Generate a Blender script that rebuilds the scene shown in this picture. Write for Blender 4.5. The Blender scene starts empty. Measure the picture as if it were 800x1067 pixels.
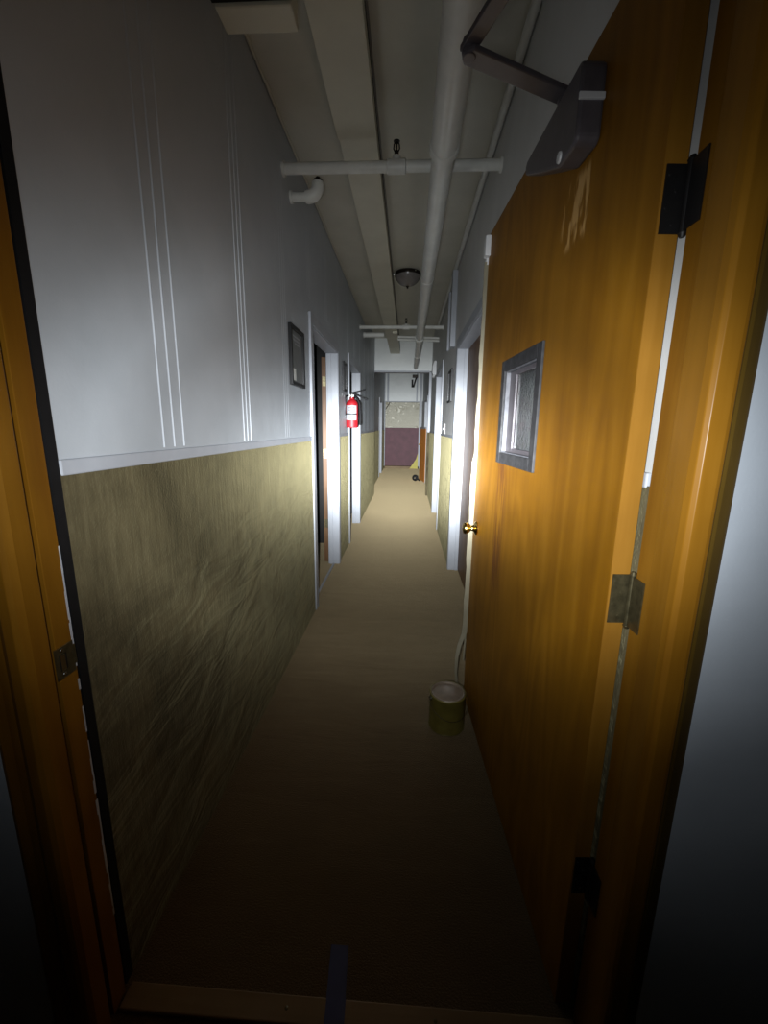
import bpy, bmesh, math, random
from mathutils import Vector, Matrix
random.seed(7)
PI = math.pi
C = bpy.context.scene.collection

# ------------------------------------------------------------------ materials
def new_mat(name):
    m = bpy.data.materials.new(name); m.use_nodes = True
    nt = m.node_tree
    return m, nt, nt.nodes['Principled BSDF']

def lk(nt, a, b): nt.links.new(a, b)

def coords(nt, scale=(1, 1, 1), kind='Object'):
    tc = nt.nodes.new('ShaderNodeTexCoord'); mp = nt.nodes.new('ShaderNodeMapping')
    mp.inputs['Scale'].default_value = scale
    lk(nt, tc.outputs[kind], mp.inputs['Vector'])
    return mp.outputs['Vector']

def noise(nt, vec, scale, detail=4, rough=.55, dist=0):
    n = nt.nodes.new('ShaderNodeTexNoise')
    n.inputs['Scale'].default_value = scale; n.inputs['Detail'].default_value = detail
    n.inputs['Roughness'].default_value = rough; n.inputs['Distortion'].default_value = dist
    lk(nt, vec, n.inputs['Vector'])
    return n.outputs['Fac']

ALB = .66
def ramp(nt, fac, stops, dim=ALB):
    r = nt.nodes.new('ShaderNodeValToRGB'); e = r.color_ramp.elements
    while len(e) < len(stops): e.new(.5)
    for i, (p, c) in enumerate(stops):
        e[i].position = p; e[i].color = (*(v_ * dim for v_ in c), 1)
    lk(nt, fac, r.inputs['Fac'])
    return r.outputs['Color']

def math_(nt, op, a, b=None, c=None):
    n = nt.nodes.new('ShaderNodeMath'); n.operation = op
    for i, v in enumerate((a, b, c)):
        if v is None: continue
        if isinstance(v, (int, float)): n.inputs[i].default_value = v
        else: lk(nt, v, n.inputs[i])
    return n.outputs[0]

def mixc(nt, fac, a, b, blend='MIX'):
    n = nt.nodes.new('ShaderNodeMix'); n.data_type = 'RGBA'; n.blend_type = blend
    def put(s, v):
        if isinstance(v, tuple): s.default_value = (*v, 1)
        elif isinstance(v, (int, float)): s.default_value = v
        else: lk(nt, v, s)
    put(n.inputs[0], fac); put(n.inputs[6], a); put(n.inputs[7], b)
    return n.outputs[2]

def bump(nt, b, height, strength=.3, dist=.01, prev=None):
    n = nt.nodes.new('ShaderNodeBump')
    n.inputs['Strength'].default_value = strength; n.inputs['Distance'].default_value = dist
    lk(nt, height, n.inputs['Height'])
    if prev is not None: lk(nt, prev, n.inputs['Normal'])
    lk(nt, n.outputs['Normal'], b.inputs['Normal'])
    return n.outputs['Normal']

def plain(name, col, rough=.5, metal=0, var=.12, scale=30, bmp=.05, spec=.5):
    m, nt, b = new_mat(name)
    v = coords(nt)
    n = noise(nt, v, scale)
    lo = tuple(c * (1 - var) for c in col); hi = tuple(min(1, c * (1 + var)) for c in col)
    lk(nt, ramp(nt, n, [(.3, lo), (.7, hi)]), b.inputs['Base Color'])
    b.inputs['Roughness'].default_value = rough; b.inputs['Metallic'].default_value = metal
    b.inputs['Specular IOR Level'].default_value = spec
    if bmp: bump(nt, b, n, bmp, .004)
    return m

M = {}
# painted plaster / panelling
def paint(name, lo, hi, rough=.5, sc=3.0):
    m, nt, b = new_mat(name)
    v = coords(nt)
    big = noise(nt, v, sc, 5, .6)
    lk(nt, ramp(nt, big, [(.3, lo), (.68, hi)]), b.inputs['Base Color'])
    b.inputs['Roughness'].default_value = rough
    b.inputs['Specular IOR Level'].default_value = .3
    fine = noise(nt, v, 140, 3)
    n1 = bump(nt, b, fine, .12, .002)
    bump(nt, b, noise(nt, v, 6, 2), .12, .02, n1)
    return m
M['wall'] = paint('painted_panel', (.60, .645, .69), (.68, .72, .765))
M['front'] = paint('painted_plaster', (.46, .50, .55), (.52, .56, .61), .45)
M['ceil'] = paint('ceiling_paint', (.80, .77, .64), (.92, .88, .74), .6)
M['wallr'] = paint('right_wall_paint', (.82, .82, .80), (.92, .92, .90), .5)
M['bright'] = paint('far_lightened_paint', (1.12, 1.15, 1.12), (1.24, 1.27, 1.24), .5)  # wall paint lightened in colour to make up for the weak far beam
M['duct'] = paint('duct_paint', (.82, .78, .62), (.94, .90, .72), .5)
M['white'] = paint('white_gloss_paint', (.54, .57, .62), (.61, .63, .68), .45, 8)
M['pipe'] = paint('pipe_paint', (.92, .92, .86), (1.08, 1.08, 1.01), .35, 8)
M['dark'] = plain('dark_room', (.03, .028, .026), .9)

# loose fibrous brown wainscot
m, nt, b = new_mat('brown_woven_wallcovering'); M['wains'] = m
v = coords(nt); vf = coords(nt, (70, 70, 9))
fib = noise(nt, vf, 1.0, 4, .7)
spk = noise(nt, v, 160, 2, .6)
blot = noise(nt, v, 3.2, 5, .6, .6)
base = ramp(nt, fib, [(.25, (.084, .064, .030)), (.5, (.128, .102, .050)), (.75, (.187, .154, .080))])
st = ramp(nt, blot, [(.36, (.42, .39, .36)), (.58, (1, 1, 1))], 1)
lk(nt, mixc(nt, 1.0, base, st, 'MULTIPLY'), b.inputs['Base Color'])
b.inputs['Roughness'].default_value = .75; b.inputs['Specular IOR Level'].default_value = .25
b.inputs['Sheen Weight'].default_value = .32; b.inputs['Sheen Roughness'].default_value = .45; b.inputs['Sheen Tint'].default_value = (.86, .77, .42, 1)
rot = nt.nodes.new('ShaderNodeMapping'); rot.inputs['Rotation'].default_value = (.75, 0, 0); rot.inputs['Scale'].default_value = (1, 2.6, 7.5)
lk(nt, v, rot.inputs['Vector'])
wr = noise(nt, rot.outputs['Vector'], 1.35, 3, .5, .7)
sx = nt.nodes.new('ShaderNodeSeparateXYZ'); lk(nt, v, sx.inputs[0])
low = nt.nodes.new('ShaderNodeMapRange'); low.inputs[1].default_value = 1.15; low.inputs[2].default_value = .75
lk(nt, sx.outputs[2], low.inputs[0])
wr2 = math_(nt, 'MULTIPLY', wr, low.outputs[0])
n1 = bump(nt, b, math_(nt, 'ADD', fib, spk), .5, .004)
bump(nt, b, wr2, .6, .05, n1)

# brown carpet
m, nt, b = new_mat('brown_carpet'); M['carpet'] = m
v = coords(nt)
f1 = noise(nt, v, 220, 2, .7); f2 = noise(nt, v, 3.5, 5, .65, .5)
f3 = noise(nt, coords(nt, (2.2, 9, 1)), 1, 3, .5, .8)
base = ramp(nt, f1, [(.3, (.085, .052, .024)), (.7, (.15, .098, .052))])
st = ramp(nt, f2, [(.3, (.78, .76, .74)), (.65, (1, 1, 1))], 1)
lk(nt, mixc(nt, 1.0, base, st, 'MULTIPLY'), b.inputs['Base Color'])
b.inputs['Roughness'].default_value = .95; b.inputs['Specular IOR Level'].default_value = .1
b.inputs['Sheen Weight'].default_value = .85; b.inputs['Sheen Roughness'].default_value = .5; b.inputs['Sheen Tint'].default_value = (.90, .72, .42, 1)
n1 = bump(nt, b, f1, .6, .006)
bump(nt, b, f3, .10, .03, n1)

# varnished wood
def wood(name, lo, mid, hi, rough=.32, axis=2, marks=False, rings=9):
    m, nt, b = new_mat(name)
    s = [1, 1, 1]; s[axis] = .06
    v = coords(nt, tuple(s)); v1 = coords(nt)
    g = noise(nt, v, 26, 5, .6, .2)
    s2 = [1, 1, 1]; s2[axis] = .26
    vv = coords(nt, tuple(s2))
    big = noise(nt, vv, 2.1, 3, .5, .4)
    ring = math_(nt, 'FRACT', math_(nt, 'MULTIPLY', big, rings))
    ring = math_(nt, 'ABSOLUTE', math_(nt, 'SUBTRACT', ring, .5))
    mix = math_(nt, 'ADD', math_(nt, 'MULTIPLY', g, .55), math_(nt, 'MULTIPLY', ring, .42))
    col = ramp(nt, mix, [(.20, lo), (.38, mid), (.58, hi)])
    wear = ramp(nt, noise(nt, v1, 2.6, 4, .6), [(.35, (.80, .78, .74)), (.62, (1, 1, 1))], 1)
    col = mixc(nt, 1.0, col, wear, 'MULTIPLY')
    if marks:
        sx = nt.nodes.new('ShaderNodeSeparateXYZ'); lk(nt, v1, sx.inputs[0])
        def band(sock, c, w, soft):
            d = math_(nt, 'ABSOLUTE', math_(nt, 'SUBTRACT', sock, c))
            r = nt.nodes.new('ShaderNodeMapRange'); r.interpolation_type = 'SMOOTHSTEP'
            r.inputs[1].default_value = w + soft; r.inputs[2].default_value = w
            lk(nt, d, r.inputs[0]); return r.outputs[0]
        drips = noise(nt, coords(nt, (48, 1, 5)), 1, 4, .6)
        dm = nt.nodes.new('ShaderNodeMapRange'); dm.inputs[1].default_value = .44; dm.inputs[2].default_value = .56
        lk(nt, drips, dm.inputs[0])
        k = math_(nt, 'MULTIPLY', band(sx.outputs[0], .775, .035, .045), band(sx.outputs[2], 1.03, .22, .12))
        k = math_(nt, 'MULTIPLY', math_(nt, 'MULTIPLY', k, dm.outputs[0]), .8)
        col = mixc(nt, k, col, (.085, .025, .006))
        scr = noise(nt, coords(nt, (30, 1, 7)), 1, 3, .6)
        sm = nt.nodes.new('ShaderNodeMapRange'); sm.inputs[1].default_value = .5; sm.inputs[2].default_value = .56
        lk(nt, scr, sm.inputs[0])
        k = math_(nt, 'MULTIPLY', band(sx.outputs[0], .33, .055, .03), band(sx.outputs[2], 1.90, .055, .03))
        k = math_(nt, 'MULTIPLY', math_(nt, 'MULTIPLY', k, sm.outputs[0]), .7)
        col = mixc(nt, k, col, (.55, .33, .12))
    lk(nt, col, b.inputs['Base Color'])
    b.inputs['Roughness'].default_value = rough; b.inputs['Specular IOR Level'].default_value = .16
    bump(nt, b, g, .06, .003)
    return m
M['door'] = wood('honey_veneer', (.25, .102, .004), (.305, .130, .005), (.36, .160, .010), .5, 2, True, 15)
M['edge'] = wood('raw_edge_wood', (.30, .135, .014), (.37, .175, .024), (.43, .21, .035), .5, 2, False, 5)
M['jamb'] = wood('varnished_jamb', (.20, .080, .007), (.27, .118, .010), (.34, .155, .016), .3, 2, False, 5)
M['darkjamb'] = wood('dark_band_wood', (.085, .05, .008), (.12, .07, .012), (.15, .09, .018), .35, 2, False, 5)
M['sill'] = wood('pale_threshold_wood', (.26, .175, .09), (.34, .235, .125), (.40, .285, .16), .5, 0, False, 4)
M['orange'] = wood('orange_door_wood', (.95, .33, .05), (1.15, .43, .08), (1.3, .52, .11), .5)
M['brown'] = wood('brown_door_wood', (.16, .08, .035), (.24, .125, .06), (.30, .17, .08), .45)

M['cream'] = plain('cream_strip', (.27, .24, .16), .55, var=.08)
M['grey'] = plain('grey_steel', (.050, .049, .051), .6, 0, var=.3, scale=45, bmp=.1, spec=.15)
M['liner'] = plain('lit_grey_liner', (.16, .16, .175), .6, 0, var=.25, spec=.15)  # paler copy of the frame grey, light on the recess put into colour
M['closer'] = plain('closer_enamel', (.12, .105, .115), .4, .1)
M['steel'] = plain('bright_steel', (.62, .62, .60), .25, 1)
M['bronze'] = plain('aged_hinge', (.15, .125, .065), .35, .75, var=.35, scale=60, bmp=.15)
M['black'] = plain('black_metal', (.014, .013, .013), .45, .3)
M['brass'] = plain('polished_brass', (.80, .55, .16), .16, 1, var=.05)
M['darkbronze'] = plain('dark_bronze', (.035, .026, .02), .3, .6)
M['red'] = plain('red_enamel', (.50, .010, .018), .5, var=.06)
M['rubber'] = plain('black_rubber', (.012, .012, .013), .6, spec=.15)
M['paper'] = plain('label_paper', (.50, .50, .53), .5, var=.04)
M['ink'] = plain('ink_grey', (.10, .11, .14), .6)
M['greypaper'] = plain('framed_sheet', (.20, .205, .20), .35, var=.08)
M['maroon'] = plain('maroon_paint', (.165, .052, .070), .6, var=.18, scale=5)
M['yellow'] = plain('yellow_sheet', (.72, .60, .05), .5, var=.1)
M['blue'] = plain('blue_tape', (.012, .018, .14), .5, var=.1)
M['can'] = plain('olive_tin', (.24, .20, .04), .4, .25, var=.2, scale=18)
M['canlid'] = plain('tin_lid', (.34, .27, .20), .45, .3, var=.25, scale=16)
M['plastic'] = plain('white_plastic', (.82, .82, .82), .4, var=.04)
M['glassbowl'] = plain('frosted_bowl', (.30, .27, .25), .25, var=.15, scale=14)
m, nt, b = new_mat('wired_glass'); M['glass'] = m
b.inputs['Base Color'].default_value = (.85, .9, .88, 1); b.inputs['Roughness'].default_value = .12
b.inputs['Transmission Weight'].default_value = 1.0; b.inputs['IOR'].default_value = 1.45
bump(nt, b, noise(nt, coords(nt), 60, 2), .25, .004)
# curled relief wallpaper
m, nt, b = new_mat('curly_wallpaper'); M['curl'] = m
v = coords(nt)
w = nt.nodes.new('ShaderNodeTexVoronoi'); w.inputs['Scale'].default_value = 5.5
nz = nt.nodes.new('ShaderNodeTexNoise'); nz.inputs['Scale'].default_value = 5
lk(nt, v, nz.inputs['Vector'])
lk(nt, mixc(nt, .12, v, nz.outputs['Color'], 'ADD'), w.inputs['Vector'])
sw = math_(nt, 'SINE', math_(nt, 'MULTIPLY', w.outputs['Distance'], 34))
lk(nt, ramp(nt, sw, [(.30, (.55, .51, .38)), (.7, (1.15, 1.11, .95))]), b.inputs['Base Color'])
b.inputs['Roughness'].default_value = .7

# ------------------------------------------------------------------ mesh helpers
def box(bm, x0, x1, y0, y1, z0, z1, bev=0):
    vs = [bm.verts.new(p) for p in ((x0, y0, z0), (x1, y0, z0), (x1, y1, z0), (x0, y1, z0), (x0, y0, z1), (x1, y0, z1), (x1, y1, z1), (x0, y1, z1))]
    fs = [bm.faces.new([vs[i] for i in q]) for q in ((3, 2, 1, 0), (4, 5, 6, 7), (0, 1, 5, 4), (1, 2, 6, 5), (2, 3, 7, 6), (3, 0, 4, 7))]
    if bev:
        es = list({e for f in fs for e in f.edges})
        bmesh.ops.bevel(bm, geom=es, offset=bev, segments=2, affect='EDGES', profile=.6)

def frame_axes(t):
    t = t.normalized()
    u = Vector((0, 0, 1)) if abs(t.z) < .9 else Vector((1, 0, 0))
    a = t.cross(u).normalized(); b_ = t.cross(a).normalized()
    return a, b_

def tube(bm, pts, r, seg=16, cap=True):
    pts = [Vector(p) for p in pts]
    rings = []
    a = None
    for i, p in enumerate(pts):
        if i == 0: t = pts[1] - p
        elif i == len(pts) - 1: t = p - pts[i - 1]
        else: t = (pts[i + 1] - p).normalized() + (p - pts[i - 1]).normalized()
        t.normalize()
        if a is None: a, _ = frame_axes(t)
        a = (a - t * a.dot(t)).normalized(); b_ = t.cross(a)
        rr = r[i] if isinstance(r, (list, tuple)) else r
        rings.append([bm.verts.new(p + (a * math.cos(2 * PI * k / seg) + b_ * math.sin(2 * PI * k / seg)) * rr) for k in range(seg)])
    for i in range(len(rings) - 1):
        for k in range(seg):
            bm.faces.new((rings[i][k], rings[i][(k + 1) % seg], rings[i + 1][(k + 1) % seg], rings[i + 1][k]))
    if cap:
        bm.faces.new(rings[0][::-1]); bm.faces.new(rings[-1])

def lathe(bm, prof, org=(0, 0, 0), axis='z', seg=32):
    """prof: (radius, height) pairs turned about an axis through org"""
    org = Vector(org); rings = []
    def put(r, h, a):
        c, s = r * math.cos(a), r * math.sin(a)
        if axis == 'z': return org + Vector((c, s, h))
        if axis == 'y': return org + Vector((s, h, c))
        return org + Vector((h, c, s))
    for r, h in prof:
        if r < 1e-6: rings.append([bm.verts.new(put(0, h, 0))])
        else: rings.append([bm.verts.new(put(r, h, 2 * PI * k / seg)) for k in range(seg)])
    for p, q in zip(rings, rings[1:]):
        for k in range(seg):
            k2 = (k + 1) % seg
            if len(p) == 1 and len(q) == 1: continue
            if len(p) == 1: bm.faces.new((p[0], q[k2], q[k]))
            elif len(q) == 1: bm.faces.new((p[k], p[k2], q[0]))
            else: bm.faces.new((p[k], p[k2], q[k2], q[k]))
    if len(rings[0]) > 1: bm.faces.new(rings[0][::-1])
    if len(rings[-1]) > 1: bm.faces.new(rings[-1])

def prism(bm, poly, z0, z1, axis='z'):
    """poly in the plane across the axis, extruded from z0 to z1"""
    def P(a, b_, h): return {'z': (a, b_, h), 'y': (a, h, b_), 'x': (h, a, b_)}[axis]
    lo = [bm.verts.new(P(a, b_, z0)) for a, b_ in poly]; hi = [bm.verts.new(P(a, b_, z1)) for a, b_ in poly]
    n = len(poly)
    bm.faces.new(lo[::-1]); bm.faces.new(hi)
    for i in range(n): bm.faces.new((lo[i], lo[(i + 1) % n], hi[(i + 1) % n], hi[i]))

def obj(name, bm, mat, parent=None, smooth=False, bevel=0):
    bmesh.ops.recalc_face_normals(bm, faces=bm.faces[:])
    me = bpy.data.meshes.new(name); bm.to_mesh(me); bm.free()
    me.materials.append(mat)
    if smooth:
        for p in me.polygons: p.use_smooth = True
        me.set_sharp_from_angle(angle=math.radians(38))
    o = bpy.data.objects.new(name, me); C.objects.link(o)
    if bevel:
        md = o.modifiers.new('bevel', 'BEVEL'); md.width = bevel; md.segments = 2; md.limit_method = 'ANGLE'
    if parent is not None: o.parent = parent
    return o

def NB(): return bmesh.new()
def boxes(*bs):
    bm = NB()
    for b_ in bs: box(bm, *b_)
    return bm

def thing(name, label, cat, loc=(0, 0, 0), rz=0, group=None):
    o = bpy.data.objects.new(name, None); C.objects.link(o)
    o.location = loc; o.rotation_euler = (0, 0, rz); o.empty_display_size = .1
    tag(o, label, cat, group)
    return o
def tag(o, label, cat, group=None):
    o['label'] = label; o['category'] = cat; o['kind'] = 'thing'
    if group: o['group'] = group
def struct(name, bm, mat, parent=None, bevel=0, smooth=False):
    o = obj(name, bm, mat, parent, smooth, bevel)
    if parent is None: o['kind'] = 'structure'
    return o

# ------------------------------------------------------------------ dimensions (metres; y runs down the corridor)
XL, XR = -.687, .445          # corridor wall faces
ZC = 2.92                     # ceiling
ZW = 1.30                     # top of the brown wall covering
YP = 8.60                     # header across the corridor
TH = .10                      # wall thickness
L_OPEN = [(3.03, 4.08, 2.085), (4.90, 5.93, 2.13)]
R_OPEN = [(2.30, 4.00, 2.115), (5.72, 6.84, 2.19)]

# ------------------------------------------------------------------ setting: shell
fl = struct('floor', boxes((-2.6, 2.2, -2.6, 14.9, -.06, 0)), M['carpet'])
ce = struct('ceiling', boxes((-2.6, 2.2, .60, 6.90, ZC, ZC + .26), (-2.6, 2.2, 6.90, YP + .1, 3.10, 3.18), (-2.6, 2.2, YP + .1, 14.9, 3.2, 3.28), (-2.6, 2.2, -2.6, .60, 2.75, 2.83)), M['ceil'])

def wall_segments(y0, y1, opens, xa, xb, z1, zlo=0):
    bs = []; y = y0
    for a, b_, h in opens:
        bs.append((xa, xb, y, a, zlo, z1)); bs.append((xa, xb, a, b_, h, z1)); y = b_
    bs.append((xa, xb, y, y1, zlo, z1))
    return bs
wl = struct('wall_left', boxes(*wall_segments(.775, YP, L_OPEN, XL - TH, XL, 3.14)), M['wall'])
wr_ = struct('wall_right', boxes(*wall_segments(.775, YP, R_OPEN, XR, XR + TH, 3.14)), M['wallr'])
# panel joints: three fine raised beads at each joint of the left panelling
bm = NB()
def free(y, opens): return all(y < a - .1 or y > b_ + .1 for a, b_, h in opens)
joints = [(1.20, .053), (1.772, .038), (2.372, .036)] + [(2.372 + .6 * k, .036) for k in range(1, 11)]
for yc, dy in joints:
    hb = .003 if yc < 2 else .0008
    for k in (-1, 0, 1):
        y = yc + k * dy
        z0 = ZW + .035 if free(y, L_OPEN) else 2.24
        prism(bm, [(XL, y - .004), (XL + hb, y - .0012), (XL + hb, y + .0012), (XL, y + .004)], z0, ZC - .002)
obj('panel_bead', bm, M['wall'], wl)
def strips(y0, y1, opens, pad=.075):
    out = []; y = y0
    for a, b_, h in opens:
        out.append((y, a - pad)); y = b_ + pad
    out.append((y, y1)); return out
bm = NB()
for a, b_ in strips(.776, YP - .002, L_OPEN): box(bm, XL - .001, XL + .006, a, b_, 0, ZW)
obj('wainscot', bm, M['wains'], wl)
bm = NB()
for a, b_ in strips(.776, YP - .002, L_OPEN): box(bm, XL - .001, XL + .009, a, b_, ZW - .004, ZW + .028)
obj('chair_rail', bm, M['white'], wl, bevel=.003)
bm = NB()
for a, b_ in strips(.776, YP - .002, R_OPEN): box(bm, XR - .006, XR + .001, a, b_, 0, ZW)
obj('wainscot', bm, M['wains'], wr_)
bm = NB()
for a, b_ in strips(.776, YP - .002, R_OPEN): box(bm, XR - .009, XR + .001, a, b_, ZW - .004, ZW + .024)
obj('chair_rail', bm, M['white'], wr_, bevel=.003)

# corridor door casings and jambs (white)
TRIM = [0]
def casing(side, y0, y1, h, x, deep=TH):
    """side -1 left wall, +1 right wall; x = wall face"""
    TRIM[0] += 1
    bm = NB()
    def bx(xa, xb, *r): box(bm, min(xa, xb), max(xa, xb), *r)
    p = x - side * .016; q = x + side * .002
    bx(p, q, y0 - .072, y0 + .004, 0, h + .07); bx(p, q, y1 - .004, y1 + .072, 0, h + .07); bx(p, q, y0, y1, h - .004, h + .07)
    d = x + side * deep
    e = x - side * .012
    bx(e, d, y0 - .002, y0 + .018, 0, h); bx(e, d, y1 - .018, y1 + .002, 0, h); bx(e, d, y0, y1, h - .018, h + .002)
    s0, s1 = x + side * .05, x + side * .085
    bx(s0, s1, y0 + .016, y0 + .028, 0, h - .018); bx(s0, s1, y1 - .028, y1 - .016, 0, h - .018)
    return struct('trim_%d' % TRIM[0], bm, M['white'], bevel=.002)
for a, b_, h in L_OPEN: casing(-1, a, b_, h, XL)
for a, b_, h in R_OPEN: casing(1, a, b_, h, XR)

# rooms behind the left doorways, closed recess backs on the right
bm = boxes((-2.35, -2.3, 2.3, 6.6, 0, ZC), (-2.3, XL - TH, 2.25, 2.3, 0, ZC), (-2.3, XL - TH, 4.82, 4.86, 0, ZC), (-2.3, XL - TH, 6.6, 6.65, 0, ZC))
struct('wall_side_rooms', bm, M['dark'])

# front wall around the doorway, seen from the room the camera stands in
YF = .650
def prof_side(s, xin, xout, yb):
    pass
bm = boxes((-2.55, -.70, YF, .74, 0, 2.75), (.465, 2.15, YF, .765, 0, 2.75), (-.70, .465, YF, .74, 2.30, 2.92))
struct('wall_front', bm, M['front'])
struct('wall_back', boxes((-2.6, 2.2, -2.65, -2.6, 0, 2.83)), M['front'])
struct('wall_near_left', boxes((-2.6, -2.55, -2.6, YF, 0, 2.83)), M['front'])
struct('wall_near_right', boxes((2.15, 2.2, -2.6, YF, 0, 2.83)), M['front'])

# varnished wooden door frame: jambs with stops, casings, head
def jamb_poly_right():
    return [(.4355, .762), (.4355, .704), (.4255, .704), (.4255, .652), (.428, .640), (.434, .634),
            (.458, .634), (.464, .6355), (.468, .640), (.470, .6505), (.470, .762)]
def jamb_poly_left():
    return [(-.673, .738), (-.673, .695), (-.695, .695), (-.695, .685), (-.673, .685), (-.673, .668), (-.657, .668), (-.657, .634), (-.663, .623), (-.671, .618),
            (-.690, .619), (-.700, .624), (-.712, .634), (-.730, .634), (-.748, .630), (-.758, .634), (-.762, .6505), (-.702, .6505), (-.702, .738)]
bm = NB(); prism(bm, jamb_poly_right(), 0, 2.30); prism(bm, jamb_poly_left(), 0, 2.30)
df = struct('trim_%d' % 20, bm, M['jamb'], bevel=.0012); df.name = 'door_frame'
df['kind'] = 'structure'
obj('head_jamb', boxes((-.673, .4355, .634, .738, 2.225, 2.30), (-.762, .499, .628, .6495, 2.235, 2.33)), M['jamb'], df)
obj('jamb_gap_shade', boxes((-.704, XL + .006, .752, .7745, 0, 2.3)), M['rubber'], df)  # black strip put in for the shade in the gap beside the jamb
bm = NB(); prism(bm, [(.4685, .6395), (.474, .6400), (.492, .6475), (.498, .6505), (.4685, .6505)], 0, 2.30)
obj('back_band', bm, M['darkjamb'], df)
# ragged white paint left on the far arris of the left jamb
bm = NB(); z = .25
rnd = random.Random(3)
while z < 1.16:
    h = rnd.uniform(.010, .05); w = rnd.uniform(.0015, .0055)
    if rnd.random() < .93: box(bm, -.6735, -.6735 + rnd.uniform(.0006, .0014), .738 - w, .7388, z, z + h)
    z += h + rnd.uniform(-.006, .002)
obj('chipped_paint', bm, M['white'], df)
# strike plate: plate with two screws and latch hole
bm = NB()
zc = .945
box(bm, -.6742, -.6715, .690, .735, zc - .045, zc + .022)
box(bm, -.6735, -.6705, .731, .7385, zc - .03, zc + .012)
sp = obj('strike_plate', bm, M['bronze'], df, bevel=.001)
obj('latch_hole', boxes((-.6720, -.6712, .699, .716, zc - .028, zc + .006)), M['rubber'], sp)
bm = NB(); box(bm, -.6716, -.6700, .700, .711, zc - .028, zc + .006)
obj('latch_lip', bm, M['steel'], sp)
for zz in (zc - .037, zc + .014):
    bm = NB(); lathe(bm, [(.0045, 0), (.0038, .0012), (0, .0016)], (-.6715, .707, zz), 'x', 12)
    obj('screw', bm, M['steel'], sp, True)
# threshold
bm = boxes((-.665, .430, .700, .752, .0, .013))
o = obj('threshold', bm, M['sill'], None, bevel=.003); tag(o, 'pale worn wooden threshold strip across the bottom of the doorway', 'threshold')
for x in (-.26, .10, .32):
    bm = NB(); lathe(bm, [(.005, 0), (.004, .0008), (0, .001)], (x, .727, .0128), 'z', 12)
    obj('screw', bm, M['bronze'], o, True)
# blue tape over the threshold
pr = [(.60, .0015), (.692, .0015), (.699, .0145), (.753, .0145), (.760, .0015), (.865, .0015)]
bm = NB()
top = [[bm.verts.new((x + dx, y, z + .0012)) for dx in (-.024, .024)] for (y, z), x in zip(pr, (-.137, -.139, -.140, -.143, -.145, -.152))]
bot = [[bm.verts.new((x + dx, y, z)) for dx in (-.024, .024)] for (y, z), x in zip(pr, (-.137, -.139, -.140, -.143, -.145, -.152))]
for i in range(5):
    bm.faces.new((top[i][0], top[i][1], top[i + 1][1], top[i + 1][0])); bm.faces.new((bot[i][0], bot[i + 1][0], bot[i + 1][1], bot[i][1]))
    for k in (0, 1): bm.faces.new((top[i][k], top[i + 1][k], bot[i + 1][k], bot[i][k]))
bm.faces.new((top[0][0], top[0][1], bot[0][1], bot[0][0])); bm.faces.new((top[-1][0], top[-1][1], bot[-1][1], bot[-1][0]))
o = obj('floor_tape', bm, M['blue']); tag(o, 'dark blue tape strip lying over the pale wooden threshold', 'tape')

# ------------------------------------------------------------------ the open door
DW, DH, DT = 1.20, 2.205, .037
door = thing('wooden_door', 'wide honey-brown wooden door with small grey-framed window, standing open at right', 'door', (.397, .78, 0), math.atan2(.998, -.057))
W0, W1, V0, V1 = .485, .812, 1.308, 1.604          # window hole
bm = boxes((0.0012, W0, -DT, 0, .012, DH), (W1, DW, -DT, 0, .012, DH), (W0, W1, -DT, 0, .012, V0), (W0, W1, -DT, 0, V1, DH))
bmesh.ops.remove_doubles(bm, verts=bm.verts[:], dist=.0001)
slab = obj('slab', bm, M['door'], door)
obj('edge_band', boxes((-.0006, .0012, -DT, -.0004, .012, DH)), M['edge'], door)
# vision panel: steel frame both sides, recessed glass
bm = NB()
F0, F1, G0, G1 = .450, .847, 1.273, 1.639
def ringbox(bm, o0, o1, p0, p1, i0, i1, q0, q1, y0, y1):
    box(bm, o0, i0, y0, y1, p0, p1); box(bm, i1, o1, y0, y1, p0, p1); box(bm, i0, i1, y0, y1, p0, q0); box(bm, i0, i1, y0, y1, q1, p1)
ringbox(bm, F0, F1, G0, G1, W0 + .004, W1 - .004, V0 + .004, V1 - .004, -.001, .0075)
ringbox(bm, F0, F1, G0, G1, W0 + .004, W1 - .004, V0 + .004, V1 - .004, -DT - .0075, -DT + .001)
wf = obj('window_frame', bm, M['grey'], door, bevel=.0018)
bm = NB(); ringbox(bm, W0 - .001, W1 + .001, V0 - .001, V1 + .001, W0 + .008, W1 - .008, V0 + .008, V1 - .008, -DT + .001, -.001)
obj('recess_liner', bm, M['liner'], wf, bevel=.001)
bm = NB(); ringbox(bm, W0 + .006, W1 - .006, V0 + .006, V1 - .006, W0 + .022, W1 - .075, V0 + .022, V1 - .022, -.0220, -.0150)
obj('glazing_bead', bm, M['closer'], wf, bevel=.001)
obj('pane', boxes((W0 + .012, W1 - .012, -.0265, -.0225, V0 + .012, V1 - .012)), M['glass'], wf)
# knob
bm = NB()
kx, kz = 1.125, .94
lathe(bm, [(.0, 0), (.032, 0), (.033, .004), (.028, .009), (.018, .013), (.013, .020), (.0125, .030), (.020, .036), (.0265, .044), (.0275, .053), (.024, .061), (.015, .065), (0, .066)], (kx, 0, kz), 'y', 28)
obj('knob', bm, M['brass'], door, True)
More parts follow.
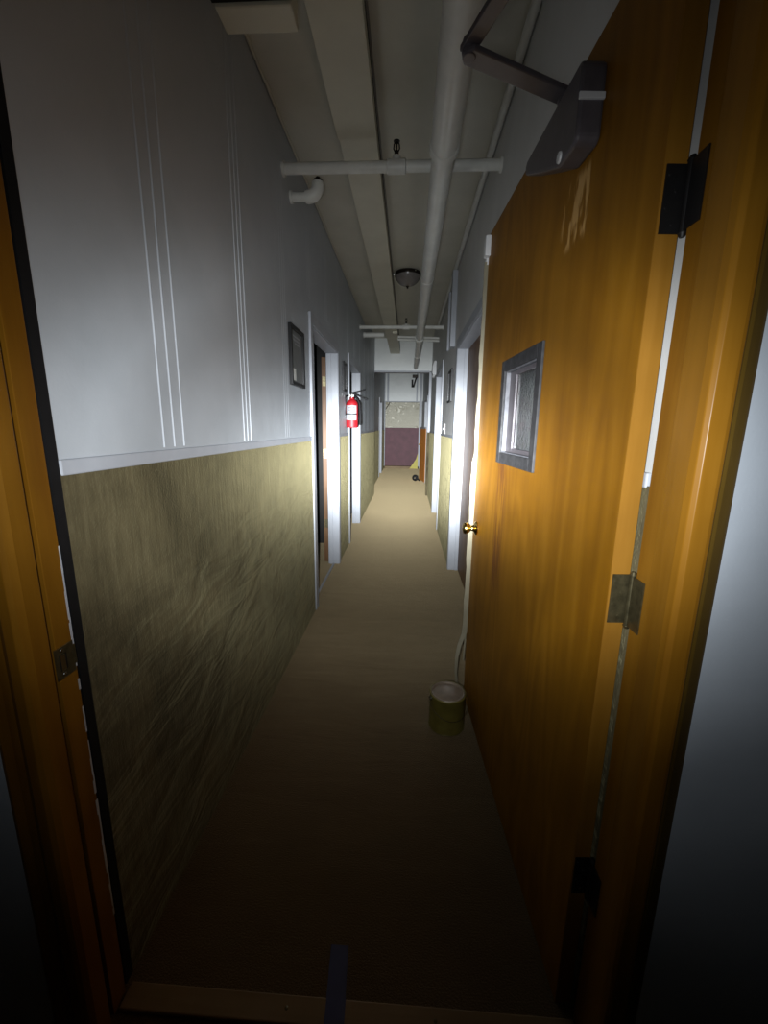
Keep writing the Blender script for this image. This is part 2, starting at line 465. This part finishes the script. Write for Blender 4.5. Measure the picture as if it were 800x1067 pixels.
# hinges: leaf on the door edge, leaf on the jamb, knuckle with pin, screws
for zc, mt in ((1.765, M['black']), (1.078, M['bronze']), (.405, M['black'])):
    bm = NB()
    box(bm, -.0028, -.0004, -DT + .001, -.004, zc - .05, zc + .05)
    tube(bm, [(-.010, -DT - .001, zc - .052), (-.010, -DT - .001, zc + .052)], .0062, 14)
    tube(bm, [(-.010, -DT - .001, zc + .052), (-.010, -DT - .001, zc + .058)], [.0072, .004], 14)
    tube(bm, [(-.010, -DT - .001, zc - .052), (-.010, -DT - .001, zc - .058)], [.0072, .004], 14)
    # jamb leaf
    vs = [(-.012, -.0378), (-.052, -.0352), (-.052, -.0328), (-.012, -.0352)]
    prism(bm, vs, zc - .05, zc + .05)
    h = obj('hinge', bm, mt, door, True)
    for k, (dy, dz) in enumerate(((-.011, .036), (-.024, .012), (-.011, -.012), (-.024, -.036))):
        bm = NB(); lathe(bm, [(.0038, 0), (.0032, -.0010), (0, -.0012)], (-.0027, dy, zc + dz), 'x', 10)
        obj('screw', bm, M['bronze'] if mt is M['bronze'] else M['black'], h, True)
# door closer
cl_bm = NB()
prism(cl_bm, [(.235, 1.992), (.250, 1.982), (.330, 1.985), (.420, 2.025), (.580, 2.100), (.580, 2.120), (.568, 2.132), (.247, 2.132), (.235, 2.120)], .0, .052, 'y')
# prism along y puts polygon into x,z
clo = obj('door_closer', cl_bm, M['closer'], door, bevel=.007)
bm = NB(); lathe(bm, [(.012, 0), (.011, .004), (0, .005)], (.318, .0515, 2.000), 'y', 16)
obj('valve_screw', bm, M['plastic'], clo, True)
obj('slot', boxes((.2295, .2355, .002, .0545, 2.056, 2.068)), M['plastic'], clo, bevel=.001)
bm = NB(); lathe(bm, [(.019, 0), (.019, .022), (.012, .026), (0, .026)], (.375, .028, 2.131), 'z', 20)
obj('spindle', bm, M['closer'], clo, True)
def bar(bm, a, b_, w, z0, z1):
    a = Vector(a); b_ = Vector(b_); t = (b_ - a).normalized(); n = Vector((-t.y, t.x)) * w / 2
    pts = [a + n - t * .012, b_ + n, b_ + t * w * .45, b_ - n, a - n - t * .012]
    prism(bm, [(p.x, p.y) for p in pts], z0, z1)
# local coordinates: x along the leaf, y towards the passage
bm = NB(); bar(bm, (.375, .028), (.268, .275), .042, 2.148, 2.160)
obj('main_arm', bm, M['closer'], clo, bevel=.003)
bm = NB(); bar(bm, (.268, .275), (-.075, .155), .032, 2.162, 2.174)
lathe(bm, [(.014, 0), (.014, .035), (0, .036)], (.268, .275, 2.146), 'z', 16)
obj('forearm', bm, M['closer'], clo, bevel=.002)
bm = boxes((-.13, -.05, .115, .195, 2.174, 2.224))
obj('shoe', bm, M['closer'], clo, bevel=.004)
# peeling cream weather strip along the free edge
def ribbon(bm, pts, t=.004):
    A = []
    for (x, y0, y1, z) in pts:
        A.append([bm.verts.new(p) for p in ((x, y0, z), (x, y1, z), (x + t, y1, z), (x + t, y0, z))])
    for p, q in zip(A, A[1:]):
        for k in range(4): bm.faces.new((p[k], p[(k + 1) % 4], q[(k + 1) % 4], q[k]))
    bm.faces.new(A[0][::-1]); bm.faces.new(A[-1])
bm = NB(); pts = []
for i in range(40):
    z = 2.10 - i * (2.10 - .42) / 39
    y1 = .016 + .0016 * math.sin(i * .9) + .0012 * math.sin(i * 2.3) + (.007 if z < 1.25 else 0)
    pts.append((1.2002, -.030, y1, z))
pts += [(1.199, .004, .028, .36), (1.192, .026, .048, .30), (1.182, .040, .058, .24), (1.176, .044, .058, .16), (1.178, .036, .050, .09), (1.178, .034, .048, .02)]
ribbon(bm, pts)
obj('weather_strip', bm, M['cream'], door, bevel=.001)
bm = NB(); ribbon(bm, [(1.199, .002, .010, .40), (1.196, .006, .013, .30), (1.190, .010, .016, .215)], .003)
obj('strip_splinter', bm, M['cream'], door)
bm = boxes((1.172, 1.214, -.006, .022, 2.115, 2.195), (1.20, 1.232, -.012, .010, 2.085, 2.118))
obj('contact_sensor', bm, M['plastic'], door, bevel=.004)

# ------------------------------------------------------------------ paint can holding the door
CANH = .93
pc = thing('paint_can', 'olive-brown tin paint can with pale lid holding the open door', 'can', (.219, 1.762, 0), .25)
bm = NB()
lathe(bm, [(.0, .002), (.078, .002), (.083, 0), (.0845, .004), (.082, .008), (.082, .178), (.0845, .182), (.0845, .187), (.082, .190), (.079, .190), (.079, .176), (0, .176)], seg=48)
obj('tin_body', bm, M['can'], pc, True)
bm = NB()
lathe(bm, [(.0, .1762), (.076, .1762), (.0775, .188), (.0755, .191), (.071, .190), (.068, .182), (.064, .1815), (.060, .183), (0, .183)], seg=48)
obj('lid', bm, M['canlid'], pc, True)
for s in (-1, 1):
    bm = NB(); lathe(bm, [(.014, 0), (.014, .003), (.009, .005), (.006, .009), (0, .0095)] if s > 0 else [(.014, 0), (.014, -.003), (.009, -.005), (.006, -.009), (0, -.0095)], (s * .0815, 0, .165), 'x', 20)
    obj('ear', bm, M['steel'], pc, True)
bm = NB()
tube(bm, [(-.088, 0, .165)] + [(.094 * math.cos(a) , -.100 * math.sin(a) , .165 - .07 * math.sin(a)) for a in [PI - PI * k / 22 for k in range(1, 22)]] + [(.088, 0, .165)], .0018, 8)
obj('bail_handle', bm, M['bronze'], pc, True)
pc.scale = (1.02, 1.02, CANH)

# ------------------------------------------------------------------ overhead pipework and duct
du = thing('air_duct', 'flat pale boxed duct running along the ceiling left of the round pipe', 'duct', (-.285, 4, 2.80))
bm = boxes((-.100, .097, -3.3, -1.62, 0, .12)); obj('duct_section', bm, M['duct'], du, bevel=.003)
bm = boxes((-.094, .095, -1.62, 2.55, .006, .12)); obj('duct_section', bm, M['duct'], du, bevel=.003)
bm = boxes((-.094, .095, 2.55, 4.58, .010, .12)); obj('duct_section', bm, M['duct'], du, bevel=.003)
obj('duct_gap_shade', boxes((.097, .101, -3.3, 4.58, .050, .12)), M['darkbronze'], du)  # dark strip painting the thin shadow along the duct's right side
obj('drop_elbow', boxes((.02, .095, 2.60, 2.80, -.028, .008)), M['duct'], du, bevel=.004)

mp = thing('main_pipe', 'thick white-painted round pipe running the length of the corridor ceiling', 'pipe', (.125, 0, 2.56))
bm = NB(); tube(bm, [(0, .70, 0), (0, 2.03, 0)], .058, 28); obj('pipe_length', bm, M['pipe'], mp, True)
bm = NB(); tube(bm, [(0, 2.03, 0), (0, 5.85, 0)], .050, 28); obj('pipe_length', bm, M['pipe'], mp, True)
bm = NB(); tube(bm, [(0, 5.85, -.0), (0, YP + .02, 0)], .046, 28); obj('pipe_length', bm, M['pipe'], mp, True)
bm = NB(); tube(bm, [(0, 2.005, 0), (0, 2.012, 0), (0, 2.040, 0), (0, 2.046, 0)], [.060, .063, .063, .051], 28); obj('coupling', bm, M['pipe'], mp, True)
bm = NB(); tube(bm, [(0, 5.80, 0), (0, 5.81, 0), (0, 5.88, 0), (0, 5.89, 0)], [.051, .060, .060, .047], 28); obj('coupling', bm, M['pipe'], mp, True)
for y in (3.6, 7.2):
    bm = NB(); tube(bm, [(0, y - .012, 0), (0, y + .012, 0)], .0525, 24)
    tube(bm, [(0, y, .05), (0, y, .362)], .006, 8); obj('pipe_hanger', bm, M['pipe'], mp, True)

def sprinkler(parent, x, z, mat):
    bm = NB()
    lathe(bm, [(.012, 0), (.012, .018), (.008, .022), (.008, .030), (0, .031)], (x, 0, z), 'z', 14)
    for s in (-1, 1): tube(bm, [(x + s * .007, 0, z + .022), (x + s * .015, 0, z + .038), (x + s * .013, 0, z + .058), (x, 0, z + .070)], .0035, 8)
    lathe(bm, [(.004, .028), (.004, .066), (0, .067)], (x, 0, z), 'z', 10)
    lathe(bm, [(.016, .068), (.017, .072), (0, .073)], (x, 0, z), 'z', 16)
    obj('sprinkler_head', bm, mat, parent, True)

def branch(y, z, r, xt, xa=XL, xb=XR, **k):
    t = thing('branch_pipe', k['label'], 'pipe', (0, y, z), group=None)
    bm = NB(); tube(bm, [(xa + .001, 0, 0), (xb - .001, 0, 0)], r, 20); obj('pipe_length', bm, M['pipe'], t, True)
    bm = NB(); tube(bm, [(xt - .050, 0, 0), (xt - .046, 0, 0), (xt + .046, 0, 0), (xt + .050, 0, 0)], [r, r * 1.3, r * 1.3, r], 20)
    tube(bm, [(xt, 0, 0), (xt, 0, r * 1.75)], r * .8, 16); obj('tee', bm, M['pipe'], t, True)
    sprinkler(t, xt, r * 1.6, M['black'])
    for x, s in ((xa, 1), (xb, -1)):
        bm = NB(); tube(bm, [(x + s * .0005, 0, 0), (x + s * .014, 0, 0)], r * 1.35, 20); obj('wall_flange', bm, M['pipe'], t, True)
    return t
branch(2.44, 2.712, .026, -.092, label='near white sprinkler cross pipe, its black sprinkler head closest to the doorway')
branch(5.98, 2.722, .024, -.058, label='far white sprinkler cross pipe in front of the corridor header')
# short pipe with elbow from the left wall
t = thing('elbow_pipe', 'short white pipe with elbow sticking out of the upper left wall', 'pipe', (0, 2.58, 2.648))
bm = NB(); tube(bm, [(XL + .001, 0, 0), (-.585, 0, 0)], .023, 20); obj('pipe_length', bm, M['pipe'], t, True)
bm = NB()
tube(bm, [(-.60, 0, 0)] + [(-.585 + .055 * math.sin(a), .0, .055 - .055 * math.cos(a)) for a in [PI / 2 * k / 8 for k in range(9)]] + [(-.53, 0, .07)], [.03, .033] + [.033] * 8 + [.032], 20)
obj('elbow', bm, M['pipe'], t, True)
bm = NB(); tube(bm, [(-.53, 0, .068), (-.53, 0, .082)], .025, 16); tube(bm, [(-.53, 0, .082), (-.53, 0, .096)], .012, 6); obj('plug', bm, M['darkbronze'], t, True)
bm = NB(); tube(bm, [(XL + .0005, 0, 0), (XL + .014, 0, 0)], .031, 20); obj('wall_flange', bm, M['pipe'], t, True)
# short stub from the left wall into the duct, and stub from duct to the right wall
t = thing('stub_pipe', 'short white pipe from left wall into the far end of the duct', 'pipe', (0, 6.48, 2.725))
bm = NB(); tube(bm, [(XL + .001, 0, 0), (-.381, 0, 0)], .034, 20); obj('pipe_length', bm, M['pipe'], t, True)
bm = NB(); tube(bm, [(XL + .0005, 0, 0), (XL + .02, 0, 0)], .042, 20); obj('wall_flange', bm, M['pipe'], t, True)
t = thing('twin_pipe', 'pair of thin white pipes between duct end and right wall', 'pipe', (0, 6.72, 2.70))
for dz in (.01, .05):
    bm = NB(); tube(bm, [(-.19, 0, dz), (XR - .001, .10, dz)], .018, 14); obj('pipe_length', bm, M['pipe'], t, True)
# conduit along the right ceiling corner
o_bm = NB(); tube(o_bm, [(XR - .022, .78, ZC - .022), (XR - .022, 6.88, ZC - .022)], .019, 16)
o = obj('corner_conduit', o_bm, M['pipe'], None, True); tag(o, 'long thin white conduit in the corner of ceiling and right wall', 'conduit')
bm = NB(); tube(bm, [(XL + .010, .78, ZC - .009), (XL + .010, 6.88, ZC - .009)], .007, 12)
o = obj('corner_conduit', bm, M['ceil'], None, True); tag(o, 'long thin white conduit in the corner of ceiling and left wall', 'conduit')
# box near ceiling, left front
t = thing('junction_box', 'pale metal box hanging near the ceiling in the dark top left corner', 'box', (-.50, 1.45, 2.64))
obj('body', boxes((-.118, .118, .055, .148, 0, .075)), M['duct'], t, bevel=.006)
obj('cover', boxes((-.124, .124, -.20, .054, .01, .085)), M['darkbronze'], t)
for x in (-.08, .08):
    bm = NB(); tube(bm, [(x, -.02, .08), (x, -.02, ZC - 2.64)], .006, 8)
    obj('hanger_rod', bm, M['darkbronze'], t, True)

# ceiling lamp
t = thing('ceiling_lamp', 'unlit bowl ceiling lamp with dark bronze rim between duct and pipe', 'lamp', (-.038, 4.55, ZC))
bm = NB(); lathe(bm, [(0, 0), (.122, 0), (.129, -.006), (.132, -.022), (.130, -.036), (.128, -.040), (0, -.040)], seg=40); obj('rim', bm, M['darkbronze'], t, True)
bm = NB(); lathe(bm, [(.130, -.038), (.122, -.062), (.104, -.086), (.078, -.108), (.046, -.122), (.016, -.128), (0, -.128)], seg=40); obj('glass_bowl', bm, M['glassbowl'], t, True)
bm = NB(); lathe(bm, [(.0, -.126), (.016, -.127), (.017, -.134), (.008, -.140), (.009, -.148), (0, -.154)], seg=20); obj('finial', bm, M['darkbronze'], t, True)
for a in (1.0, 1.0 + 2 * PI / 3, 1.0 + 4 * PI / 3):
    bm = NB(); tube(bm, [(.126 * math.cos(-a), .126 * math.sin(-a), -.02), (.139 * math.cos(-a), .139 * math.sin(-a), -.02)], .008, 10); obj('thumb_screw', bm, M['steel'], t, True)

# ------------------------------------------------------------------ things on the left wall
def picture(name, label, yc, zc, w, h, side, sheet, lines):
    x = XL if side < 0 else XR
    t = thing(name, label, 'picture', (x, yc, zc))
    s = -side
    def bx(bm, a, b_, *r): box(bm, min(s * a, s * b_), max(s * a, s * b_), *r)
    bm = NB(); f = .022
    bx(bm, 0.0005, .020, -w / 2, -w / 2 + f, -h / 2, h / 2); bx(bm, .0005, .020, w / 2 - f, w / 2, -h / 2, h / 2)
    bx(bm, .0005, .020, -w / 2 + f, w / 2 - f, -h / 2, -h / 2 + f); bx(bm, .0005, .020, -w / 2 + f, w / 2 - f, h / 2 - f, h / 2)
    obj('frame', bm, M['black'], t, bevel=.002)
    bm = NB(); bx(bm, .001, .008, -w / 2 + f, w / 2 - f, -h / 2 + f, h / 2 - f)
    obj('sheet', bm, sheet, t)
    if lines:
        bm = NB()
        for i, (z, a, b_) in enumerate(((.115, -.09, .08), (.095, -.07, .09), (.075, -.03, .09))): bx(bm, .008, .0088, a, b_, z - .004, z + .004)
        obj('printed_line', bm, M['paper'], t)
        bm = NB(); bx(bm, .008, .0088, -.11, -.03, -.135, -.07)
        obj('printed_box', bm, M['pipe'], t)
    return t
picture('framed_notice', 'black-framed grey notice on the left wall before the first white doorway', 2.595, 1.80, .30, .335, -1, M['greypaper'], True)
picture('picture_frame', 'narrow dark picture frame on left wall above the fire extinguisher', 4.52, 1.91, .20, .29, -1, M['greypaper'], False)
picture('picture_frame', 'dark picture frame on the right wall past the white doorway', 4.60, 1.83, .36, .33, 1, M['greypaper'], False)

# fire extinguisher
fe = thing('fire_extinguisher', 'red fire extinguisher with white label hung on the left wall', 'fire extinguisher', (-.6195, 4.66, 1.385)); fe.scale = (1.14, 1.14, 1.03)
bm = NB(); lathe(bm, [(0, 0), (.050, 0), (.056, .006), (.0575, .02), (.0575, .235), (.054, .258), (.042, .280), (.026, .294), (.020, .300), (.020, .316), (0, .316)], seg=36)
obj('cylinder', bm, M['red'], fe, True)
def band_label(z0, z1, a0, a1, mat, r=.0582, name='label'):
    bm = NB(); n = 16; rows = []
    for rr in (r, r - .0006):
        rows.append([[bm.verts.new((rr * math.cos(a0 + (a1 - a0) * k / n), rr * math.sin(a0 + (a1 - a0) * k / n), z)) for k in range(n + 1)] for z in (z0, z1)])
    for k in range(n):
        bm.faces.new((rows[0][0][k], rows[0][0][k + 1], rows[0][1][k + 1], rows[0][1][k]))
        bm.faces.new((rows[1][0][k], rows[1][1][k], rows[1][1][k + 1], rows[1][0][k + 1]))
        for j in (0, 1): bm.faces.new((rows[0][j][k], rows[0][j][k + 1], rows[1][j][k + 1], rows[1][j][k]))
    for k in (0, n): bm.faces.new((rows[0][0][k], rows[0][1][k], rows[1][1][k], rows[1][0][k]))
    return obj(name, bm, mat, fe, True)
band_label(.150, .232, -2.55, -.62, M['paper'])
band_label(.080, .138, -2.70, -.62, M['paper'])
band_label(.138, .150, -2.80, -.60, M['rubber'], .0590, 'strap')
for z0, z1, a0, a1 in ((.208, .214, -2.1, -1.0), (.192, .198, -2.2, -.9), (.176, .182, -2.1, -1.1), (.112, .118, -2.3, -1.0), (.098, .104, -2.0, -.9)):
    band_label(z0, z1, a0, a1, M['ink'], .0588, 'label_line')
bm = NB(); lathe(bm, [(.017, .300), (.019, .316), (.019, .345), (.012, .352), (0, .353)], seg=20); box(bm, -.034, .02, -.014, .014, .322, .344)
obj('valve', bm, M['steel'], fe, True)
bm = NB(); prism(bm, [(-.020, .350), (.030, .362), (.128, .392), (.130, .402), (.028, .374), (-.022, .362)], -.012, .012, 'y'); obj('lever', bm, M['rubber'], fe, bevel=.002)
bm = NB(); prism(bm, [(.010, .352), (.034, .340), (.138, .288), (.143, .297), (.036, .354), (.012, .364)], -.012, .012, 'y'); obj('carry_handle', bm, M['rubber'], fe, bevel=.002)
bm = NB(); tube(bm, [(-.030, -.012, .335), (-.052, -.030, .326), (-.066, -.042, .296), (-.070, -.045, .24), (-.066, -.042, .17), (-.060, -.036, .13)], .0095, 12); obj('hose', bm, M['rubber'], fe, True)
bm = NB(); tube(bm, [(.018, .004, .335), (.05, .02, .30), (.072, .018, .25), (.078, .012, .12), (.076, .008, .03)], [.010, .010, .012, .013, .015], 12); obj('discharge_horn', bm, M['rubber'], fe, True)
bm = boxes((-.0625, -.0555, -.03, .03, .10, .30)); obj('wall_bracket', bm, M['black'], fe)

# brown door leaf folded back inside the first left doorway
lf = thing('brown_door', 'brown door folded back inside the first doorway on the left', 'door', (-.836, 4.095, 0), math.radians(8))
obj('slab', boxes((0, .040, 0, .68, .012, 2.04)), M['brown'], lf)
for zc in (1.13, .42, 1.82):
    bm = NB(); box(bm, .006, .038, -.0022, 0, zc - .045, zc + .045); tube(bm, [(.042, -.004, zc - .047), (.042, -.004, zc + .047)], .005, 10)
    obj('hinge', bm, M['bronze'], lf, True)
# pale threshold edge in that doorway
bm = boxes((-.742, -.722, 3.05, 4.06, 0, .008)); o = obj('threshold', bm, M['white']); tag(o, 'thin pale strip on the floor of the first doorway on the left', 'threshold')
# closed doors deep in the right doorways and second left doorway
def closed(y0, y1, h, x, label, mat):
    t = thing('closed_door', label, 'door', (x, y0, 0))
    bm = boxes((0, .038, .020, y1 - y0 - .020, .008, h - .020)); obj('slab', bm, mat, t)
    s = 1 if x < 0 else -1
    bm = NB(); lathe(bm, [(.026, 0), (.026, s * .005), (.012, s * .014), (.024, s * .034), (.02, s * .05), (0, s * .052)], (.038 if s > 0 else 0, .10, .95), 'x', 20); obj('knob', bm, M['brass'], t, True)
    return t
closed(*R_OPEN[0], XR + .086, 'brown closed door in the white doorway behind the open door', M['brown'])
closed(*R_OPEN[1], XR + .086, 'brown closed door in the second white doorway on the right', M['brown'])

# ------------------------------------------------------------------ things on the right wall
o = obj('raceway', boxes((XR - .050, XR - .0005, 4.36, 4.47, 2.185, ZC - .042)), M['white'], None, bevel=.003); tag(o, 'thick white vertical raceway running up right wall to the ceiling', 'raceway')
o = obj('raceway', boxes((XR - .024, XR - .0005, 5.02, 5.06, 2.26, ZC - .042)), M['white'], None, bevel=.002); tag(o, 'thin white vertical raceway farther along the right wall', 'raceway')
t = thing('light_switch', 'white light switch plate on the right wall below the picture frame', 'light switch', (XR, 5.13, 1.385))
obj('plate', boxes((-.006, -.0005, -.045, .045, -.06, .06)), M['plastic'], t, bevel=.002)
obj('toggle', boxes((-.018, -.005, -.006, .006, -.012, .012)), M['plastic'], t, bevel=.002)
t = thing('emergency_light', 'white tapered emergency light box high on far right wall', 'emergency light', (XR, 7.30, 2.25))
bm = NB(); prism(bm, [(-.0005, 0), (-.05, .0), (-.064, .03), (-.064, .14), (-.036, .225), (-.0005, .225)], -.13, .13, 'y')
obj('housing', bm, M['plastic'], t, bevel=.004)
for y in (-.07, .07):
    bm = NB(); lathe(bm, [(.024, 0), (.027, -.015), (.022, -.02), (0, -.022)], (-.036, y, 0), 'z', 20); obj('lamp_head', bm, M['plastic'], t, True)

# ------------------------------------------------------------------ header and far part of the corridor
XLF, XRF, YE = -.80, .475, 14.3
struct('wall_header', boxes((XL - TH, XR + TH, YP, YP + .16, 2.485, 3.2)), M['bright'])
bm = boxes((-.72, .405, YP - .018, YP + .165, 2.462, 2.492)); struct('trim_5', bm, M['white'])
wlf = struct('wall_left_far', boxes((XLF - TH, XLF, YP + .0, 11.75, 0, 3.2), (XLF - TH, XLF, 11.75, 12.75, 2.12, 3.2), (XLF - TH, XLF, 12.75, YE + .6, 0, 3.2)), M['wall'])
bm = boxes((XLF, XLF + .006, YP + .17, 11.67, 0, ZW), (XLF, XLF + .006, 12.83, YE, 0, ZW)); obj('wainscot', bm, M['wains'], wlf)
wrf = struct('wall_right_far', boxes((XRF, XRF + TH, YP, 10.62, 0, 3.2), (XRF, XRF + TH, 10.62, 12.0, 2.10, 3.2), (XRF, XRF + TH, 12.0, YE + .6, 0, 3.2)), M['wall'])
bm = boxes((XRF - .006, XRF, YP + .17, 10.54, 0, ZW), (XRF - .006, XRF, 12.08, YE, 0, ZW)); obj('wainscot', bm, M['wains'], wrf)
casing(-1, 11.75, 12.75, 2.12, XLF); casing(1, 10.62, 12.0, 2.10, XRF)
closed(11.75, 12.75, 2.12, XLF - .13, 'dark closed door in the far white doorway on the left', M['brown'])
struct('wall_far_recess', boxes((XRF + TH + .6, XRF + TH + .64, 10.2, 12.6, 0, 3.2)), M['dark'])
# pilasters at the header
struct('trim_8', boxes((-.76, -.716, YP - .004, YP + .16, 0, 2.485)), M['wall'])
pr_ = struct('trim_9', boxes((.398, XR + .03, YP - .012, YP + .16, ZW, 2.47)), M['white'])
struct('trim_10', boxes((.398, XR + .03, YP - .012, YP + .16, 0, ZW)), M['wains'])
# end wall
we = struct('wall_end', boxes((-1.0, .75, YE + .30, YE + .36, 0, 3.2)), M['wall'])
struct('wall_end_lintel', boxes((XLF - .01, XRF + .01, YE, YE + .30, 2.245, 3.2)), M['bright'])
obj('maroon_dado', boxes((XLF + .01, XRF - .01, YE + .28, YE + .301, .0, 1.375)), M['maroon'], we)
obj('patterned_panel', boxes((XLF + .01, XRF - .01, YE + .27, YE + .301, 1.376, 2.244)), M['curl'], we)
struct('trim_11', boxes((.365, .45, YE - .02, YE + .14, 0, 3.2)), M['white'])
struct('trim_12', boxes((XLF, -.775, YE - .02, YE + .14, 0, 3.2)), M['white'])
struct('trim_13', boxes((-.72, -.66, YE - .012, YE, 2.245, 3.2)), M['white'])
struct('trim_14', boxes((.25, .30, YE - .012, YE, 2.245, 3.2)), M['white'])
struct('trim_15', boxes((XLF, .40, YE - .02, YE + .20, 0, .075)), M['sill'])
struct('trim_16', boxes((XLF, .40, YE - .01, YE + .24, 2.222, 2.25)), M['white'])
bm = NB(); prism(bm, [(.085, .077), (.365, .077), (.365, .62), (.30, .40)], YE - .05, YE - .035, 'y')
o = obj('yellow_sheet', bm, M['yellow']); tag(o, 'yellow triangular sheet standing against the white post by the maroon panel', 'sheet')
o.location.z = -.077
# bracket hung from lintel
t = thing('wall_bracket', 'dark metal bracket hanging high on the white wall at corridor end', 'bracket', (.17, YE - .012, 3.05))
bm = NB(); tube(bm, [(.08, 0, -.02), (.05, -.04, -.10), (-.02, -.06, -.36)], .026, 10); obj('long_arm', bm, M['darkbronze'], t, True)
bm = NB(); tube(bm, [(-.06, -.02, -.12), (-.06, -.05, -.36)], .03, 10); obj('short_arm', bm, M['grey'], t, True)
obj('mount', boxes((-.06, .12, -.06, 0.010, -.06, .04)), M['darkbronze'], t, bevel=.01)
bm = NB(); tube(bm, [(-.76, YE - .03, 1.98), (-.62, YE - .03, 2.20)], .014, 10)
obj('corner_brace', bm, M['darkbronze'], we, True)
# orange half-height gate leaf standing out from the far right doorway
od = thing('orange_gate', 'orange half-height wooden gate leaf standing open at the far right doorway', 'gate', (.452, 10.585, 0), math.atan2(.72, -.118))
obj('leaf', boxes((0, .73, -.030, 0, .012, 1.36)), M['orange'], od, bevel=.003)
bm = NB(); lathe(bm, [(.022, 0), (.022, .005), (.010, .014), (.020, .030), (.016, .044), (0, .046)], (.67, 0, .95), 'y', 20); obj('knob', bm, M['brass'], od, True)
obj('cap_rail', boxes((-.004, .734, -.036, .006, 1.36, 1.40)), M['paper'], od, bevel=.003)
# black doorstop weight
t = thing('doorstop', 'round black doorstop on the floor before the orange door', 'doorstop', (.225, 10.95, 0), -.3)
bm = NB(); lathe(bm, [(0, -.035), (.05, -.04), (.078, -.03), (.085, 0), (.078, .03), (.05, .04), (0, .035)], (0, 0, .085), 'y', 28); obj('weight', bm, M['rubber'], t, True)
bm = NB(); lathe(bm, [(.025, -.043), (.022, -.047), (0, -.047)], (0, 0, .085), 'y', 16); obj('hub', bm, M['steel'], t, True)
bm = NB(); tube(bm, [(.05, 0, .07), (.10, -.01, .035), (.135, -.02, .022)], .02, 10); obj('wedge_arm', bm, M['rubber'], t, True)

# ------------------------------------------------------------------ camera
cd = bpy.data.cameras.new('camera'); co = bpy.data.objects.new('camera', cd); C.objects.link(co)
Rm = ((0.99833, 0.02404, -0.05255), (0.05689, -0.20096, 0.97795), (0.01295, -0.97930, -0.20199))
F_PX = 430.5
def norm(v): l = math.sqrt(sum(a * a for a in v)); return [a / l for a in v]
col = [norm([Rm[i][k] for i in range(3)]) for k in range(3)]
rot = Matrix(((col[0][0], -col[1][0], -col[2][0]), (col[0][1], -col[1][1], -col[2][1]), (col[0][2], -col[1][2], -col[2][2])))
co.matrix_world = Matrix.Translation((0, 0, 1.4)) @ rot.to_4x4()
cd.sensor_fit = 'HORIZONTAL'; cd.sensor_width = 36; cd.lens = F_PX * 36 / 800
cd.clip_start = .02; cd.clip_end = 60
bpy.context.scene.camera = co

# ------------------------------------------------------------------ light: the photographer's torch, a hot spot with a wide dim spill
ld = bpy.data.lights.new('torch', 'POINT'); lo = bpy.data.objects.new('torch', ld); C.objects.link(lo)
lo.location = (-.05, -.01, 1.375)
ld.shadow_soft_size = .008
ld.color = (.94, .99, 1.03); ld.energy = 4 * PI * PI * 1.5
ld.use_nodes = True; nt = ld.node_tree
em = nt.nodes['Emission']
geo = nt.nodes.new('ShaderNodeNewGeometry')
# beam: oval, a little wider than tall, its axis dipping four degrees
sp3 = nt.nodes.new('ShaderNodeSeparateXYZ'); lk(nt, geo.outputs['Incoming'], sp3.inputs[0])
az = math_(nt, 'MULTIPLY', math_(nt, 'ARCTAN2', sp3.outputs[0], sp3.outputs[1]), 180 / PI * .86)
el = math_(nt, 'MULTIPLY', math_(nt, 'ADD', math_(nt, 'ARCSINE', sp3.outputs[2]), math.radians(4)), 180 / PI * 1.20)
ang = math_(nt, 'SQRT', math_(nt, 'ADD', math_(nt, 'MULTIPLY', az, az), math_(nt, 'MULTIPLY', el, el)))
PROFILE = [(0, 2.06), (4.5, 2.03), (6.5, 1.98), (9.6, 1.80), (11.5, 1.55), (13.5, 1.30), (16, 1.0), (21, .50), (26, .20), (31, .14), (35, -.08), (39, -.38), (45, -.74), (49, -1.0), (54, -1.12), (60, -1.38), (66, -1.65), (72, -2.0)]
rp = nt.nodes.new('ShaderNodeValToRGB'); rp.color_ramp.interpolation = 'LINEAR'
e = rp.color_ramp.elements
while len(e) < len(PROFILE): e.new(.5)
for k, (a, l) in enumerate(PROFILE):
    g = (l + 2) / 4.2
    e[k].position = a / 72; e[k].color = (g, g, g, 1)
lk(nt, math_(nt, 'DIVIDE', ang, 72.0), rp.inputs['Fac'])
lum = math_(nt, 'SUBTRACT', math_(nt, 'POWER', 10.0, math_(nt, 'SUBTRACT', math_(nt, 'MULTIPLY', rp.outputs['Color'], 4.2), 2.0)), .01)
dip = nt.nodes.new('ShaderNodeMapRange'); dip.interpolation_type = 'SMOOTHSTEP'
for k, v in enumerate((-1.0, -.74, .15, 1.0)): dip.inputs[1 + k].default_value = v       # elevation in radians: the lower rim of the beam
lk(nt, math_(nt, 'ARCSINE', sp3.outputs[2]), dip.inputs[0])
lk(nt, math_(nt, 'MULTIPLY', lum, dip.outputs[0]), em.inputs['Strength'])

w = bpy.data.worlds.new('night'); bpy.context.scene.world = w; w.use_nodes = True
w.node_tree.nodes['Background'].inputs[0].default_value = (0, 0, 0, 1)
sc = bpy.context.scene
sc.view_settings.view_transform = 'Standard'; sc.view_settings.look = 'None'
sc.view_settings.exposure = 0; sc.view_settings.gamma = 1; sc.view_settings.use_curve_mapping = False
